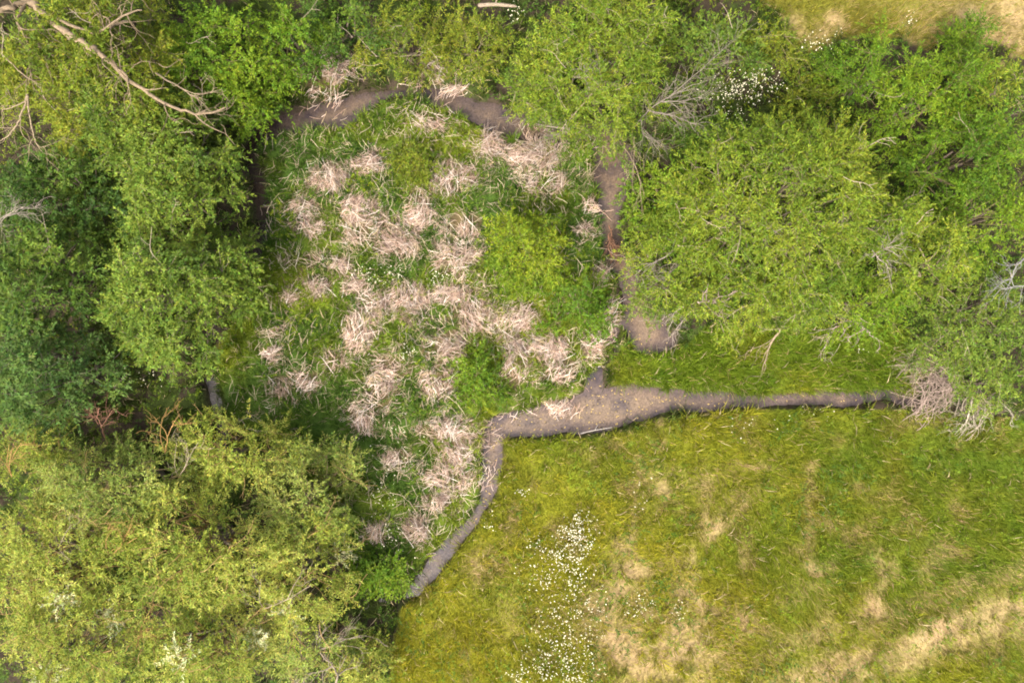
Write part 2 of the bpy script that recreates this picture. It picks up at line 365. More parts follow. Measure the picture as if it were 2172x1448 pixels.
# the dead reed mats of the island
REEDS = [ # px, py, rx, ry, main stalk angle, tone, label
 (690,156,54,50,60,1.0,'tan dead reed mat spilling over the upper left bank into the water'),
 (676,112,38,26,20,.9,'small tan dead reed mat above the upper left bank mat'),
 (922,150,46,26,100,.9,'dead reed mat on the upper bank right of the yellowish shrub'),
 (968,188,30,9,20,1.0,'thin dead reed fringe hanging over the upper water'),
 (905,256,46,22,110,1.0,'dead reed clump on the island edge below the upper water'),
 (1045,306,40,28,80,.9,'dead reed clump below the right bend of the upper water'),
 (1135,330,70,44,75,1.0,'broad pale dead reed mat at the upper right of the island'),
 (1160,385,56,30,50,.9,'dead reed mat just above the oval lime shrub'),
 (960,375,56,40,100,.8,'brownish dead reed mat in the upper middle of the island'),
 (785,345,44,24,110,.9,'thin dead reed mat near the upper left of the island'),
 (695,372,48,34,120,1.0,'dead reed mat at the upper left corner of the island'),
 (640,438,40,22,10,1.0,'flattened dead reeds by the left ditch, upper part'),
 (655,482,40,16,-30,.9,'narrow dead reed strip by the left ditch below the flattened reeds'),
 (760,440,46,28,30,1.0,'dead reed mat above the great left mat'),
 (772,488,50,42,140,1.05,'wide dead reed mat left of the island centre'),
 (838,505,56,52,150,1.05,'great dead reed mat in the left centre with swept stalks'),
 (893,435,34,54,80,1.0,'tall upright swept dead reed clump above the island centre'),
 (975,545,62,46,30,1.05,'round whitish dead reed mat left of the oval lime shrub'),
 (985,475,44,34,120,1.0,'dead reed mat touching the oval lime shrub at its upper left'),
 (650,556,38,26,120,1.0,'fan shaped dead reed clump near the left ditch, mid height'),
 (672,604,34,22,140,.95,'tan swept dead reeds below the fan shaped clump'),
 (616,626,18,18,70,1.0,'small dead reed tuft by the left ditch below the fan shaped clump'),
 (722,560,26,22,60,.95,'small dead reed patch between the fan clump and the great mat'),
 (752,608,36,22,20,1.05,'pale dead reed mat below the white flower group on the island'),
 (792,642,36,28,50,1.05,'pale round dead reed clump in the island middle left'),
 (762,698,40,50,60,1.0,'long dead reed mat in the left middle of the island'),
 (870,640,46,52,110,1.0,'swept dead reed mat in the middle of the island'),
 (955,622,46,22,30,1.1,'whitish dead reed bundle under the second white flower group'),
 (1005,670,62,42,140,1.0,'broad tan dead reed mat right of the island middle'),
 (945,735,58,44,150,1.1,'pale dead reed mat above the little vivid shrub'),
 (585,706,24,16,10,1.0,'small oval dead reed tuft at the far left of the island'),
 (577,752,19,18,30,1.0,'small round dead reed tuft, lower of the two at the far left'),
 (650,806,34,24,20,1.05,'round dead reed tuft standing alone in green sedge, lower left'),
 (705,765,30,22,150,.95,'loose dead reed patch right of the far left tufts'),
 (596,822,30,30,110,.95,'scattered bent dead reeds near the feathery willow'),
 (838,775,46,32,30,1.05,'pale matted dead reed mound left of the little vivid shrub'),
 (805,825,42,46,60,1.0,'brown dead reed mound below the pale matted mound'),
 (768,878,34,38,70,1.0,'long tailed dead reed mat reaching down the lower left island'),
 (928,812,42,42,60,1.05,'square dead reed mound directly left of the little vivid shrub'),
 (1092,765,30,66,70,1.0,'tall dead reed band right of the little vivid shrub'),
 (1165,735,56,34,20,1.0,'dead reed mat between the vivid shrub and the stream fork'),
 (1185,785,50,34,40,1.1,'whitish dead reed mat near the stream fork'),
 (1108,672,46,28,20,.9,'greyish dead reed mat below the oval lime shrub'),
 (1255,735,30,34,120,1.1,'white stalked dead reed clump on the bank of the narrow link'),
 (1296,668,10,44,50,1.1,'pale dead reed fringe on the left bank of the vertical stream'),
 (1276,582,16,26,110,1.0,'tan dead reed fringe below the pole across the vertical stream'),
 (1248,438,22,20,60,1.1,'small white dead reed clump on the left bank above the rusty twigs'),
 (1240,482,22,14,160,1.0,'reddish dead reed bundle beside the rusty twigs'),
 (1178,862,38,16,30,1.15,'bleached dead reeds lying at the water edge of the stream fork'),
 (950,912,76,26,40,1.1,'large bleached dead reed mat along the lower bank, upper part'),
 (975,960,36,34,80,1.15,'bright dead reed heap on the lower bank beside the narrow stream'),
 (950,1015,56,40,50,1.15,'bleached dead reed heap with spiky stalks on the lower bank'),
 (925,1065,34,28,70,1.1,'lowest dense dead reed clump beside the narrow stream'),
 (838,972,30,26,60,.95,'tan dead reed patch left of the bleached lower bank mats'),
 (880,1125,30,28,110,1.0,'sparse dead reeds at the lowest tip of the island'),
 (800,1130,30,24,60,.9,'thin dead reeds among white flowers near the golden willows'),
]
def in_mat(px, py, f=1.0):
    m = np.zeros(px.shape, bool)
    for (x, y, rx, ry, *_r) in REEDS: m |= ((px - x) / (rx * f)) ** 2 + ((py - y) / (ry * f)) ** 2 < 1
    return m

# ------------------------------------------------------------------ ground and water
def build_ground():
    st = 3
    X = GXX[::st, ::st]; Y = GYY[::st, ::st]; Z = HGT[::st, ::st]
    nx, ny = X.shape
    px, py = w2p(X, Y)
    c, s, me, ma, stp, tr = ground_colour(px, py)
    c = lerp(c * .8, np.broadcast_to(G_STRAW * .85, c.shape), s)
    wood = ~(me | ma | stp | tr)
    litter = fbm(px, py, 60, 31, 4)
    c = np.where((wood & (litter > .46))[..., None], SOIL * (0.7 + litter[..., None]), c)
    c = np.where(in_mat(px, py, .9)[..., None], np.array([.10, .075, .035]), c)
    d = SDF[::st, ::st]
    c = lerp(c, np.broadcast_to(SOIL * 1.2, c.shape), 1 - sstep(-0.1, 0.25, d))
    V = np.stack([X, Y, Z], -1).reshape(-1, 3); C = c.reshape(-1, 3)
    i = np.arange(nx - 1)[:, None] * ny + np.arange(ny - 1)[None, :]
    Q = np.stack([i, i + ny, i + ny + 1, i + 1], -1).reshape(-1, 4)
    # apron out to the far distance, welded to the fine sheet's rim
    rim = np.concatenate([np.arange(nx) * ny, (nx - 1) * ny + np.arange(1, ny), np.arange(nx - 2, -1, -1) * ny + ny - 1, np.arange(ny - 2, 0, -1)])
    nr = len(rim); base = len(V); Vs = [V]; Cs = [C]; Qs = [Q]; prev = rim
    for k, f in enumerate((1.35, 2.2, 5, 14, 40)):
        P = V[rim] * np.array([f, f, 0]); P[:, 2] = (fbm(P[:, 0], P[:, 1], 20, 3, 3) - .5) * .8
        cc = lerp(np.broadcast_to(G_OLIVE * .8, P.shape), np.broadcast_to(G_GREEN, P.shape), fbm(P[:, 0], P[:, 1], 15, 4, 3))
        Vs.append(P); Cs.append(cc); new = base + np.arange(nr); base += nr
        Qs.append(np.stack([prev, new, np.roll(new, -1), np.roll(prev, -1)], -1)); prev = new
    me_ = mesh_np('ground', np.concatenate(Vs), np.concatenate(Qs), None, np.concatenate(Cs), M_GROUND, True)
    tag(link('ground', me_), 'soft wet ground under grass, marsh plants and trees', kind='structure')
build_ground()

def build_water():
    st = 2
    X = GXX[::st, ::st]; Y = GYY[::st, ::st]; d = SDF[::st, ::st]
    nx, ny = X.shape
    cell = (np.minimum(np.minimum(d[:-1, :-1], d[1:, :-1]), np.minimum(d[:-1, 1:], d[1:, 1:])) < 0.12)
    i = np.arange(nx - 1)[:, None] * ny + np.arange(ny - 1)[None, :]
    Q = np.stack([i, i + ny, i + ny + 1, i + 1], -1)[cell]
    u, inv = np.unique(Q.ravel(), return_inverse=True)
    V = np.stack([X.ravel()[u], Y.ravel()[u], np.full(len(u), WATER_Z)], 1)
    wp = w2p(V[:, 0], V[:, 1])
    # the narrow left ditch and the far ends have shade painted into the water
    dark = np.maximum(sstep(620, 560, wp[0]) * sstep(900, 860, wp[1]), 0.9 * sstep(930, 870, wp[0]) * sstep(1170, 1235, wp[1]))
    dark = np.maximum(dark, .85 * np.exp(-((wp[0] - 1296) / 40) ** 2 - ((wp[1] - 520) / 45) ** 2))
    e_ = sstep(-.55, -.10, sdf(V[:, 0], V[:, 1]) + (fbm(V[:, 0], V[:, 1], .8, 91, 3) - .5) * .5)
    W0 = lerp(np.broadcast_to(np.array([1.02, .98, .94]), (len(V), 3)), np.broadcast_to(np.array([.58, .58, .72]), (len(V), 3)), e_)  # purple-grey sky reflection near the banks is tinted into the water colour
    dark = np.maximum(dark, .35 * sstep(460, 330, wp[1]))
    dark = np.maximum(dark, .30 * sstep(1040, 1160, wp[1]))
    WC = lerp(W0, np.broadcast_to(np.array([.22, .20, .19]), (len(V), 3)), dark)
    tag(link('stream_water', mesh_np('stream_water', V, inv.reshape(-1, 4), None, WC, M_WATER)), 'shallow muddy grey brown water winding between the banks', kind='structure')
build_water()

# ------------------------------------------------------------------ trees and shrubs
PAL = {   # leaf colours (young, mid, old), twig colour
 'willow':  [(.180,.220,.020), (.118,.170,.014), (.066,.112,.011), (.24,.19,.12)],
 'olive':   [(.170,.192,.018), (.115,.150,.013), (.066,.102,.010), (.22,.17,.10)],
 'bright':  [(.140,.205,.013), (.092,.160,.010), (.052,.106,.009), (.16,.13,.06)],
 'bush':    [(.180,.225,.014), (.112,.168,.010), (.060,.112,.009), (.18,.15,.07)],
 'dark':    [(.098,.150,.018), (.058,.104,.013), (.030,.062,.011), (.13,.10,.07)],
 'blue':    [(.115,.170,.034), (.068,.120,.022), (.038,.074,.015), (.15,.12,.09)],
 'grey':    [(.152,.205,.026), (.100,.152,.018), (.056,.096,.013), (.22,.17,.12)],
 'yellow':  [(.315,.330,.062), (.205,.240,.030), (.115,.152,.019), (.29,.19,.07)],
 'silver':  [(.250,.280,.060), (.165,.208,.034), (.088,.126,.021), (.26,.19,.10)],
}
def make_tree(name, label, cat, px, py, rx, ry, h, pal, seed, rot=0.0, ll=0.145, lw=0.042, dens=1.0, twigs=0.3, group=None, silver=0.0, stems=6, flat=0.62, pale_bark=False, lean=(0, 0), spray=(0.4, 0.85)):
    rng = np.random.default_rng(seed)
    young, mid, old, twc = [np.array(c) for c in PAL[pal]]
    vis = h * 0.72
    cx, cy = p2w(px, py, vis); k = S * (CAMH - vis) / CAMH
    cx = float(cx); cy = float(cy); RX, RY = rx * k - .26, ry * k - .26
    bx, by = cx - lean[0], cy - lean[1]
    bz = float(ground_z(bx, by)) - 0.05
    root = link(name, None, loc=(bx, by, bz))
    tag(root, label, cat, group)
    area = math.pi * RX * RY
    M = max(10, int(area / 0.40 * dens))
    # clump centres: spread over a lobed dome, best-candidate sampling
    ph = rng.uniform(0, 6.28, 5); am = rng.uniform(.05, .13, 5)
    def lobed(th): return 0.94 + sum(am[i] * np.sin((i + 2) * th + ph[i]) for i in range(5))
    cand = rng.uniform(-1.12, 1.12, (M * 30, 2))
    th = np.arctan2(cand[:, 1], cand[:, 0]); rr = np.hypot(cand[:, 0], cand[:, 1]) / lobed(th)
    cand = cand[rr < 1]; rr = rr[rr < 1]
    sel = [0]; dm = np.hypot(*(cand - cand[0]).T)
    for _ in range(min(M, len(cand)) - 1):
        w = dm * rng.uniform(.35, 1.0, len(dm)); i = int(np.argmax(w)); sel.append(i)
        dm = np.minimum(dm, np.hypot(*(cand - cand[i]).T))
    P2 = cand[sel]; R = rr[sel]; M = len(sel)
    c_, s_ = math.cos(math.radians(rot)), math.sin(math.radians(rot))
    ex, ey = P2[:, 0] * RX, P2[:, 1] * RY
    X = cx + ex * c_ - ey * s_ - bx; Y = cy + ex * s_ + ey * c_ - by
    dome = np.sqrt(np.clip(1 - (R * .96) ** 2, 0, 1))
    layer = np.where(rng.random(M) < .30, rng.uniform(.45, .8, M), 1.0)
    bump = (fbm(X + cx, Y + cy, 1.9, seed % 50, 2) - .5) * 2.6 * min(1, h / 4)
    Zc = h * ((1 - flat) + flat * dome) * layer - 0.35 + bump * .85 + rng.normal(size=M) * .15
    Zc = np.maximum(Zc, 0.35)
    CC = np.stack([X, Y, Zc], 1)
    # stems rising from the base and branches out to every clump
    ns = min(stems, M)
    wood = Bag()
    si = rng.choice(M, ns, replace=False)
    tips = CC[si] * np.array([.55, .55, .72])
    p0 = rng.normal(size=(ns, 3)) * np.array([.12, .12, 0]) * min(1, h / 4)
    SP = curve_pts(p0, tips, 7, .07, rng)
    r0 = 0.022 * h * rng.uniform(.7, 1.2, ns)
    SR = r0[:, None] * np.linspace(1.15, .5, 7)[None]
    bark = np.array([.34, .27, .20]) if pale_bark else np.array([.15, .115, .085])
    wood.tubes(SP, SR, 6, bark * rng.uniform(.8, 1.2, (ns, 1)))
    tr = link('trunk', wood.mesh('trunk', M_BARK, True), root)
    br = Bag()
    near = np.argmin(np.linalg.norm(CC[:, None] - tips[None], axis=2), axis=1)
    ti = rng.integers(3, 7, M)
    BP = curve_pts(SP[near, ti], CC, 6, .10, rng)
    br.tubes(BP, (r0[near] * .42)[:, None] * np.linspace(1, .22, 6)[None], 4, twc * rng.uniform(.5, .95, (M, 1)))
    # leafy sprays
    leaf = Bag()
    per = 22
    N = M * per
    oi = np.repeat(np.arange(M), per)
    az = rng.uniform(0, 6.283, N); el = np.radians(rng.uniform(-18, 44, N))
    D = np.stack([np.cos(az) * np.cos(el), np.sin(az) * np.cos(el), np.sin(el)], 1)
    outw = norm(np.stack([X, Y, np.zeros(M)], 1))[oi]
    D = norm(D + outw * 0.35 * R[oi][:, None])
    L = rng.uniform(*spray, N)
    O = CC[oi] + rng.normal(size=(N, 3)) * np.array([.20, .20, .16])
    tone = np.clip(rng.normal(.5, .22, M) + (fbm(X, Y, 2.2, 7 + seed % 20, 2) - .5) * .9, 0, 1)[oi] + rng.normal(size=N) * .16
    col = np.where((tone < .5)[:, None], lerp(np.broadcast_to(old, (N, 3)), np.broadcast_to(mid, (N, 3)), np.clip(tone * 2, 0, 1)),
                   lerp(np.broadcast_to(mid, (N, 3)), np.broadcast_to(young, (N, 3)), np.clip(tone * 2 - 1, 0, 1)))
    if silver:
        sm = (rng.random(M) < silver)[oi] & (rng.random(N) < .6)
        col = np.where(sm[:, None], np.array([.48, .48, .25]) * rng.uniform(.7, 1.1, (N, 1)), col)
    leaves(leaf, O, D, L, 15, ll, lw, col, rng)
    cr = link('crown', leaf.mesh('crown', M_LEAF), root); cr['kind'] = 'stuff'
    # the sprays' own twigs, and bare twigs that stick out of the crown
    selN = rng.random(N) < .28
    TP = np.stack([CC[oi][selN], O[selN] + D[selN] * L[selN][:, None] * .45, O[selN] + D[selN] * (L[selN] * .95)[:, None]], 1)
    TP[:, 2, 2] -= .13 * L[selN]
    br.tubes(TP, np.stack([np.full(selN.sum(), .009), np.full(selN.sum(), .006), np.full(selN.sum(), .003)], 1), 3, twc * rng.uniform(.6, 1.25, (selN.sum(), 1)))
    link('branches', br.mesh('branches', M_BARK), tr)['kind'] = 'stuff'
    nb = int(area * twigs * (2.2 if pal in ('yellow', 'silver') else 1.2))
    if nb:
        bi = rng.integers(0, M, nb)
        a = rng.uniform(0, 6.283, nb); Lb = rng.uniform(.5, 1.5, nb)
        q0 = CC[bi] + rng.normal(size=(nb, 3)) * .25 + np.array([0, 0, .12])
        q1 = q0 + np.stack([np.cos(a) * Lb, np.sin(a) * Lb, rng.uniform(-.05, .45, nb)], 1)
        bt = Bag()
        dc = (np.array([.34, .22, .09]) if pal in ('yellow', 'silver') else np.array([.33, .26, .19])) * rng.uniform(.6, 1.15, (nb, 1))
        PP = curve_pts(q0, q1, 7, .12, rng)
        bt.tubes(PP, np.linspace(.012, .0045, 7)[None] * rng.uniform(.7, 1.3, (nb, 1)), 4, dc)
        # side twigs
        for f in (3, 4, 5):
            g = rng.random(nb) < .7
            s0 = PP[g, f]; a2 = a[g] + rng.choice([-1, 1], g.sum()) * rng.uniform(.4, 1.0, g.sum()); l2 = Lb[g] * rng.uniform(.2, .45, g.sum())
            s1 = s0 + np.stack([np.cos(a2) * l2, np.sin(a2) * l2, rng.uniform(-.05, .15, g.sum())], 1)
            bt.tubes(curve_pts(s0, s1, 4, .12, rng), np.broadcast_to(np.array([.009, .007, .006, .004]), (g.sum(), 4)), 3, dc[g])
        link('bare_twigs', bt.mesh('bare_twigs', M_BARK), root)['kind'] = 'stuff'
    return root

WIL = 'willows and shrubs of the wet thicket'
T = make_tree
TREES = [
 # name, label, cat, px, py, rx, ry, h, pal, kwargs
 ('willow_tree','sprawling olive green tree crown under the thick leaning trunk, top left corner','tree',190,150,235,170,5.6,'olive',dict(twigs=.45,ll=.145,lw=.055)),
 ('willow_shrub','bright green leafy shrub right of the leaning trunk near the upper edge','shrub',440,110,140,105,4.2,'bright',dict(ll=.135,lw=.060,twigs=.15)),
 ('willow_shrub','bright green shrub at the bend of the narrow upper ditch','shrub',520,215,62,70,2.6,'bright',dict(ll=.12,lw=.056,twigs=.1)),
 ('willow_tree','mid green tree below the leaning trunk, between the drooping bare branches and ditch','tree',305,290,172,125,5.2,'grey',dict(ll=.145,lw=.062,twigs=.3)),
 ('alder_tree','dark green tree at the left edge below the drooping bare branches','tree',110,410,160,95,4.8,'dark',dict(ll=.145,lw=.066,twigs=.05)),
 ('alder_tree','grey green tree crown just above the rounded light green tree','tree',345,420,132,90,4.4,'grey',dict(ll=.135,lw=.060,twigs=.15)),
 ('alder_tree','dark green tree at the left edge beside the black gap','tree',70,580,125,130,5.4,'dark',dict(ll=.145,lw=.066,twigs=.08)),
 ('alder_tree','blue green tree at the left edge above the yellowish willows','tree',85,790,140,120,5.0,'blue',dict(ll=.145,lw=.066,twigs=.05)),
 ('alder_tree','rounded light green tree standing beside the left ditch','tree',350,630,165,160,4.6,'grey',dict(ll=.145,lw=.062,twigs=.12,dens=1.1)),
 ('alder_sapling','thin grey green sapling leaning over the left ditch beside the rounded tree','tree',480,575,75,95,3.4,'grey',dict(ll=.13,lw=.055,twigs=.2,dens=.75)),
 ('thicket_shrub','deep green shrub on the upper edge left of the tan reed mat','shrub',610,70,85,75,3.2,'bright',dict(ll=.135,lw=.06)),
 ('thicket_shrub','dark green shrub on the upper edge above the first tan reed mat','shrub',700,25,85,70,3.6,'dark',dict(ll=.135,lw=.06)),
 ('willow_shrub','yellowish shrub full of pale bare twigs on the upper edge above the water','shrub',845,74,96,76,3.0,'olive',dict(twigs=1.8,dens=.8)),
 ('thicket_shrub','low olive shrub with white flowers near the fallen log on the upper edge','shrub',1000,88,92,70,1.8,'olive',dict(twigs=.2)),
 ('willow_tree','large yellow green willow at the upper centre hanging over the stream','tree',1265,130,195,170,5.2,'willow',dict(twigs=.7,dens=1.05)),
 ('willow_shrub','small pale willow shrub leaning left over the upper water','shrub',1165,205,58,44,2.2,'grey',dict(twigs=1.2,dens=.8)),
 ('thicket_shrub','dense cool green shrub right of the upper centre willow','shrub',1535,100,92,66,3.4,'grey',dict(ll=.135,lw=.060,twigs=.3)),
 ('thicket_shrub','mid green shrub between the flower drift and the straw meadow, upper right','shrub',1655,75,80,52,2.6,'olive',dict(ll=.12,lw=.052,twigs=.4)),
 ('thicket_shrub','dark green little shrub just below the upper right white flower drift','shrub',1488,278,46,36,1.8,'dark',dict(ll=.12,lw=.056)),
 ('thicket_shrub','scrubby olive shrub with brown twigs right of the upper flower drift','shrub',1735,195,60,50,1.8,'olive',dict(twigs=1.0,dens=.7)),
 ('willow_tree','huge yellow green willow dome filling the right centre','tree',1690,440,285,215,6.0,'willow',dict(twigs=.55,dens=1.1,stems=9)),
 ('willow_shrub','lime green willow shrub overhanging the right bank of the vertical stream','shrub',1430,560,105,125,3.6,'willow',dict(twigs=.55)),
 ('willow_shrub','fresh green shrub above right of the vertical stream','shrub',1420,410,95,72,2.6,'bright',dict(ll=.13,lw=.055,twigs=.15)),
 ('willow_tree','bright green tree left of the sapling on the straw meadow edge','tree',1860,150,95,85,3.8,'bright',dict(twigs=.1)),
 ('willow_sapling','small upright green sapling standing out on the straw meadow, upper right','tree',2060,85,40,52,2.6,'bright',dict(twigs=.1,stems=3)),
 ('willow_tree','green tree below the sapling at the upper right','tree',1995,200,120,95,4.6,'bright',dict(twigs=.15)),
 ('willow_tree','yellow tipped green tree at the right edge under the straw meadow','tree',2110,200,90,90,4.0,'willow',dict(twigs=.2)),
 ('willow_tree','dark green tree at the right edge behind the huge willow','tree',2050,330,140,110,5.0,'bright',dict(twigs=.1)),
 ('willow_tree','deep green tree on the right edge level with the huge willow','tree',2110,470,105,100,5.0,'bright',dict(twigs=.2)),
 ('willow_tree','light tipped willow lobe right of the huge willow','tree',1970,540,135,110,5.0,'willow',dict(twigs=.4)),
 ('willow_shrub','grey green willow shrub above the grass strip with brown dead twigs','shrub',1600,630,150,80,3.6,'willow',dict(twigs=.8,dens=.95)),
 ('willow_shrub','fresh green shrub between the grass strip and the huge willow','shrub',1850,640,115,80,3.4,'bright',dict(twigs=.5)),
 ('willow_tree','grey green tree above the tangled brush pile at the right edge','tree',2090,680,115,120,4.4,'grey',dict(twigs=.7,dens=.9)),
 ('willow_shrub','sparse grey green shrub below the brush pile at the right edge','shrub',2100,810,85,70,2.4,'grey',dict(twigs=1.5,dens=.7)),
 ('marsh_shrub','oval lime green shrub alone among the dead reeds','shrub',1125,528,92,92,3.3,'bush',dict(twigs=.1,dens=1.6,flat=.8)),
 ('marsh_shrub','small vivid green shrub on the reed island beside the stream','shrub',1240,642,76,66,2.5,'bright',dict(flat=.8,ll=.12,lw=.052,twigs=.05,dens=1.15)),
 ('marsh_shrub','little vivid green shrub at the lower end of the reed island','shrub',1012,802,48,68,1.9,'bright',dict(flat=.8,ll=.12,lw=.052,twigs=0,dens=1.2)),
 ('marsh_shrub','low loose yellowish shrub in the upper middle of the reed island','shrub',868,345,52,42,1.0,'olive',dict(twigs=.3,dens=.8)),
 ('thicket_shrub','low green shrub where the lower stream vanishes under the willows','shrub',800,1225,62,42,1.3,'bright',dict(ll=.12,lw=.056,twigs=.1)),
 ('willow_tree','pale yellow willow at the left edge below the blue green tree','tree',50,955,95,85,4.0,'yellow',dict(twigs=.5)),
 ('golden_willow','yellow green willow left of the dead reddish sapling foot','tree',235,1030,165,100,4.8,'silver',dict(twigs=.5)),
 ('golden_willow','feathery willow whose upper edge meets the left ditch end','tree',470,965,140,88,4.0,'yellow',dict(twigs=.6,dens=.9)),
 ('golden_willow','grey silvery willow bordering the marsh below the ditch end','tree',640,1060,115,125,4.0,'silver',dict(twigs=.5)),
 ('golden_willow','dense golden willow at the left edge, middle of the lower left thicket','tree',110,1190,175,130,5.2,'yellow',dict(twigs=.7,silver=.03)),
 ('golden_willow','golden willow with orange twigs in the heart of the lower left thicket','tree',400,1175,180,130,5.4,'yellow',dict(twigs=.8,silver=.03)),
 ('golden_willow','willow with white shining leaves on its right side, beside the marsh','tree',625,1225,115,130,4.8,'yellow',dict(twigs=.7,silver=.13)),
 ('golden_willow','golden willow filling the lower left corner','tree',140,1370,190,110,5.4,'yellow',dict(twigs=.7,silver=.03)),
 ('golden_willow','golden willow with silvery leaves at the bottom edge of the thicket','tree',420,1380,165,100,5.2,'yellow',dict(twigs=.8,silver=.08)),
 ('golden_willow','sparse grey green willow with twisted bare limbs on the bottom edge','tree',640,1385,100,85,3.6,'silver',dict(twigs=1.6,dens=.75)),
 ('golden_willow','small orange twigged willow at the meadow corner on the bottom edge','tree',775,1425,52,52,2.4,'yellow',dict(twigs=1.2,dens=.8)),
]
for i, (n, l, c, px, py, rx, ry, h, pal, kw) in enumerate(TREES):
    make_tree(n, l, c, px, py, rx, ry, h, pal, 100 + i * 7, group=WIL, **kw)

# ------------------------------------------------------------------ the leaning trunk and bare dead wood
def pxh(pts):
    """list of (px,py,height) seen in the photo -> world points"""
    o = []
    for px, py, h in pts:
        if h > 3: h -= .65
        x, y = p2w(px, py, h); o.append((float(x), float(y), h))
    return o
def bare(name, label, cat, limbs, colour, seed, sub=6, sublen=.7, group=None, depth=2, r_tip=.0045):
    """bare branching wood: limbs = [(points(px,py,h), r0, r1)], forked twigs grow from each limb"""
    rng = np.random.default_rng(seed)
    base = np.array(pxh(limbs[0][0])[0])
    root = link(name, None, loc=base); tag(root, label, cat, group)
    tw = Bag()
    for li, (pts, r0, r1) in enumerate(limbs):
        if r0 < .1: r0, r1 = r0 * .75, r1 * .8
        P = bez(pxh(pts), 6) - base
        P[1:] += rng.normal(size=P[1:].shape) * r0 * .35
        b = Bag(); n = len(P)
        col = np.array(colour) * rng.uniform(.85, 1.15)
        b.tubes(P[None], np.linspace(r0, r1, n)[None] * rng.uniform(.9, 1.1, (1, n)), 7, col[None])
        link('trunk' if li == 0 and r0 > .1 else 'branch', b.mesh('branch', M_BARK, True), root)
        gen = [(P, r1 * .9 + r0 * .12)]
        for dpt in range(depth):
            nxt = []
            for Q, r in gen:
                tl = np.linalg.norm(Q[-1] - Q[0])
                for _ in range(sub if dpt == 0 else 3):
                    j = rng.integers(len(Q) // 4, len(Q))
                    tdir = norm(Q[min(j + 1, len(Q) - 1)] - Q[max(j - 1, 0)])
                    d = norm(tdir + rng.normal(size=3) * np.array([.75, .75, .35]))
                    ll = sublen * rng.uniform(.5, 1.3) * (.55 ** dpt)
                    C = curve_pts(Q[j][None], (Q[j] + d * ll)[None], 8, .16, rng, sag=.1)[0]
                    rr = max(r_tip * 1.4, min(r, .03) * (.7 ** dpt))
                    tw.tubes(C[None], np.linspace(rr, r_tip, 8)[None], 4, col[None] * rng.uniform(.85, 1.2))
                    nxt.append((C, rr * .7))
            gen = nxt
    link('bare_twigs', tw.mesh('bare_twigs', M_BARK), root)['kind'] = 'stuff'
    return root
PINK = (.175, .128, .080); GREYW = (.20, .165, .135); TAN = (.21, .16, .10); RED = (.20, .10, .065)
bare('leaning_trunk', 'thick pinkish bare trunk leaning in from the top left corner', 'tree', [
  ([(-120,-150,0),(30,-30,4.2),(85,22,5.6),(130,62,6.0),(200,105,6.3),(270,160,6.4)], .19, .035),
  ([(130,62,6.0),(185,95,6.2),(230,130,6.4),(300,190,6.3),(400,238,6.2),(480,232,6.0)], .13, .03),
  ([(60,5,5.2),(38,45,5.9),(60,90,5.9),(70,140,5.6)], .09, .03),
  ([(60,5,5.2),(20,20,5.5),(-30,25,5.6)], .12, .06),
  ([(120,40,5.9),(200,70,6.1),(260,35,6.2),(300,20,6.2)], .08, .03),
  ([(270,45,5.6),(240,55,5.8),(220,62,5.6)], .06,.05)], PINK, 501, sub=6, sublen=1.3)
bare('fallen_branch', 'long bare branch arching over the green tree beside the upper ditch', 'branch', [
  ([(330,155,5.2),(380,185,5.4),(425,215,5.4),(450,240,5.2)], .045, .014), ([(380,185,5.4),(420,200,5.5),(470,190,5.4)], .02, .01)], TAN, 502, sub=5, sublen=.9)
bare('drooping_branches', 'drooping curled bare branches near the left edge below the leaning trunk', 'branch', [
  ([(0,110,5.2),(40,150,5.4),(75,175,5.2),(110,185,4.8)], .035, .015),
  ([(58,200,5.4),(50,230,5.4),(35,265,5.3),(15,290,5.1),(-5,302,4.9)], .06, .014),
  ([(58,200,5.4),(62,240,5.4),(72,290,5.2),(85,312,5.1),(108,305,5.0)], .045, .012),
  ([(55,215,5.4),(20,230,5.3),(5,235,5.1),(8,270,5.0)], .03, .01)], TAN, 503, sub=6, sublen=.9)
bare('dead_twig_fan', 'grey dead twigs poking in at the left edge above the dark tree', 'branch', [
  ([(-20,480,4.8),(15,455,5.2),(50,440,5.4)], .03, .01), ([(-10,490,4.8),(10,462,5.2),(40,452,5.3)], .025, .01)], GREYW, 504, sub=8, sublen=.8)
bare('dead_branch', 'silvery dead branch spray on the right side of the upper centre willow', 'branch', [
  ([(1345,270,2.6),(1375,235,3.4),(1420,205,3.8),(1470,180,4.0)], .036, .012), ([(1420,205,3.8),(1490,145,4.2),(1550,90,4.4)], .024, .008),
  ([(1375,235,3.4),(1420,245,3.4),(1475,265,3.2)], .045, .015), ([(1360,255,3.0),(1365,285,3.0),(1390,300,2.8)], .03, .012),
  ([(1400,215,3.7),(1440,215,3.6),(1490,205,3.4)],.04,.012)], (.16, .135, .105), 505, sub=16, sublen=1.0, r_tip=.003)
bare('dead_branch', 'dead branch reaching left across the water below the upper centre willow', 'branch', [
  ([(1240,268,1.8),(1200,272,1.6),(1160,268,1.3),(1115,255,.9)], .05, .012), ([(1215,270,1.7),(1190,285,1.3),(1150,285,.9)], .025, .01)], GREYW, 506, sub=12, sublen=.9)
bare('dead_branch', 'curling grey bare twigs on top of the upper centre willow', 'branch', [
  ([(1225,160,4.6),(1245,165,5.1),(1240,150,5.2),(1255,145,5.2)], .03, .012), ([(1260,200,4.9),(1270,170,5.1),(1272,135,5.2)], .022, .01)], GREYW, 507, sub=6, sublen=.8)
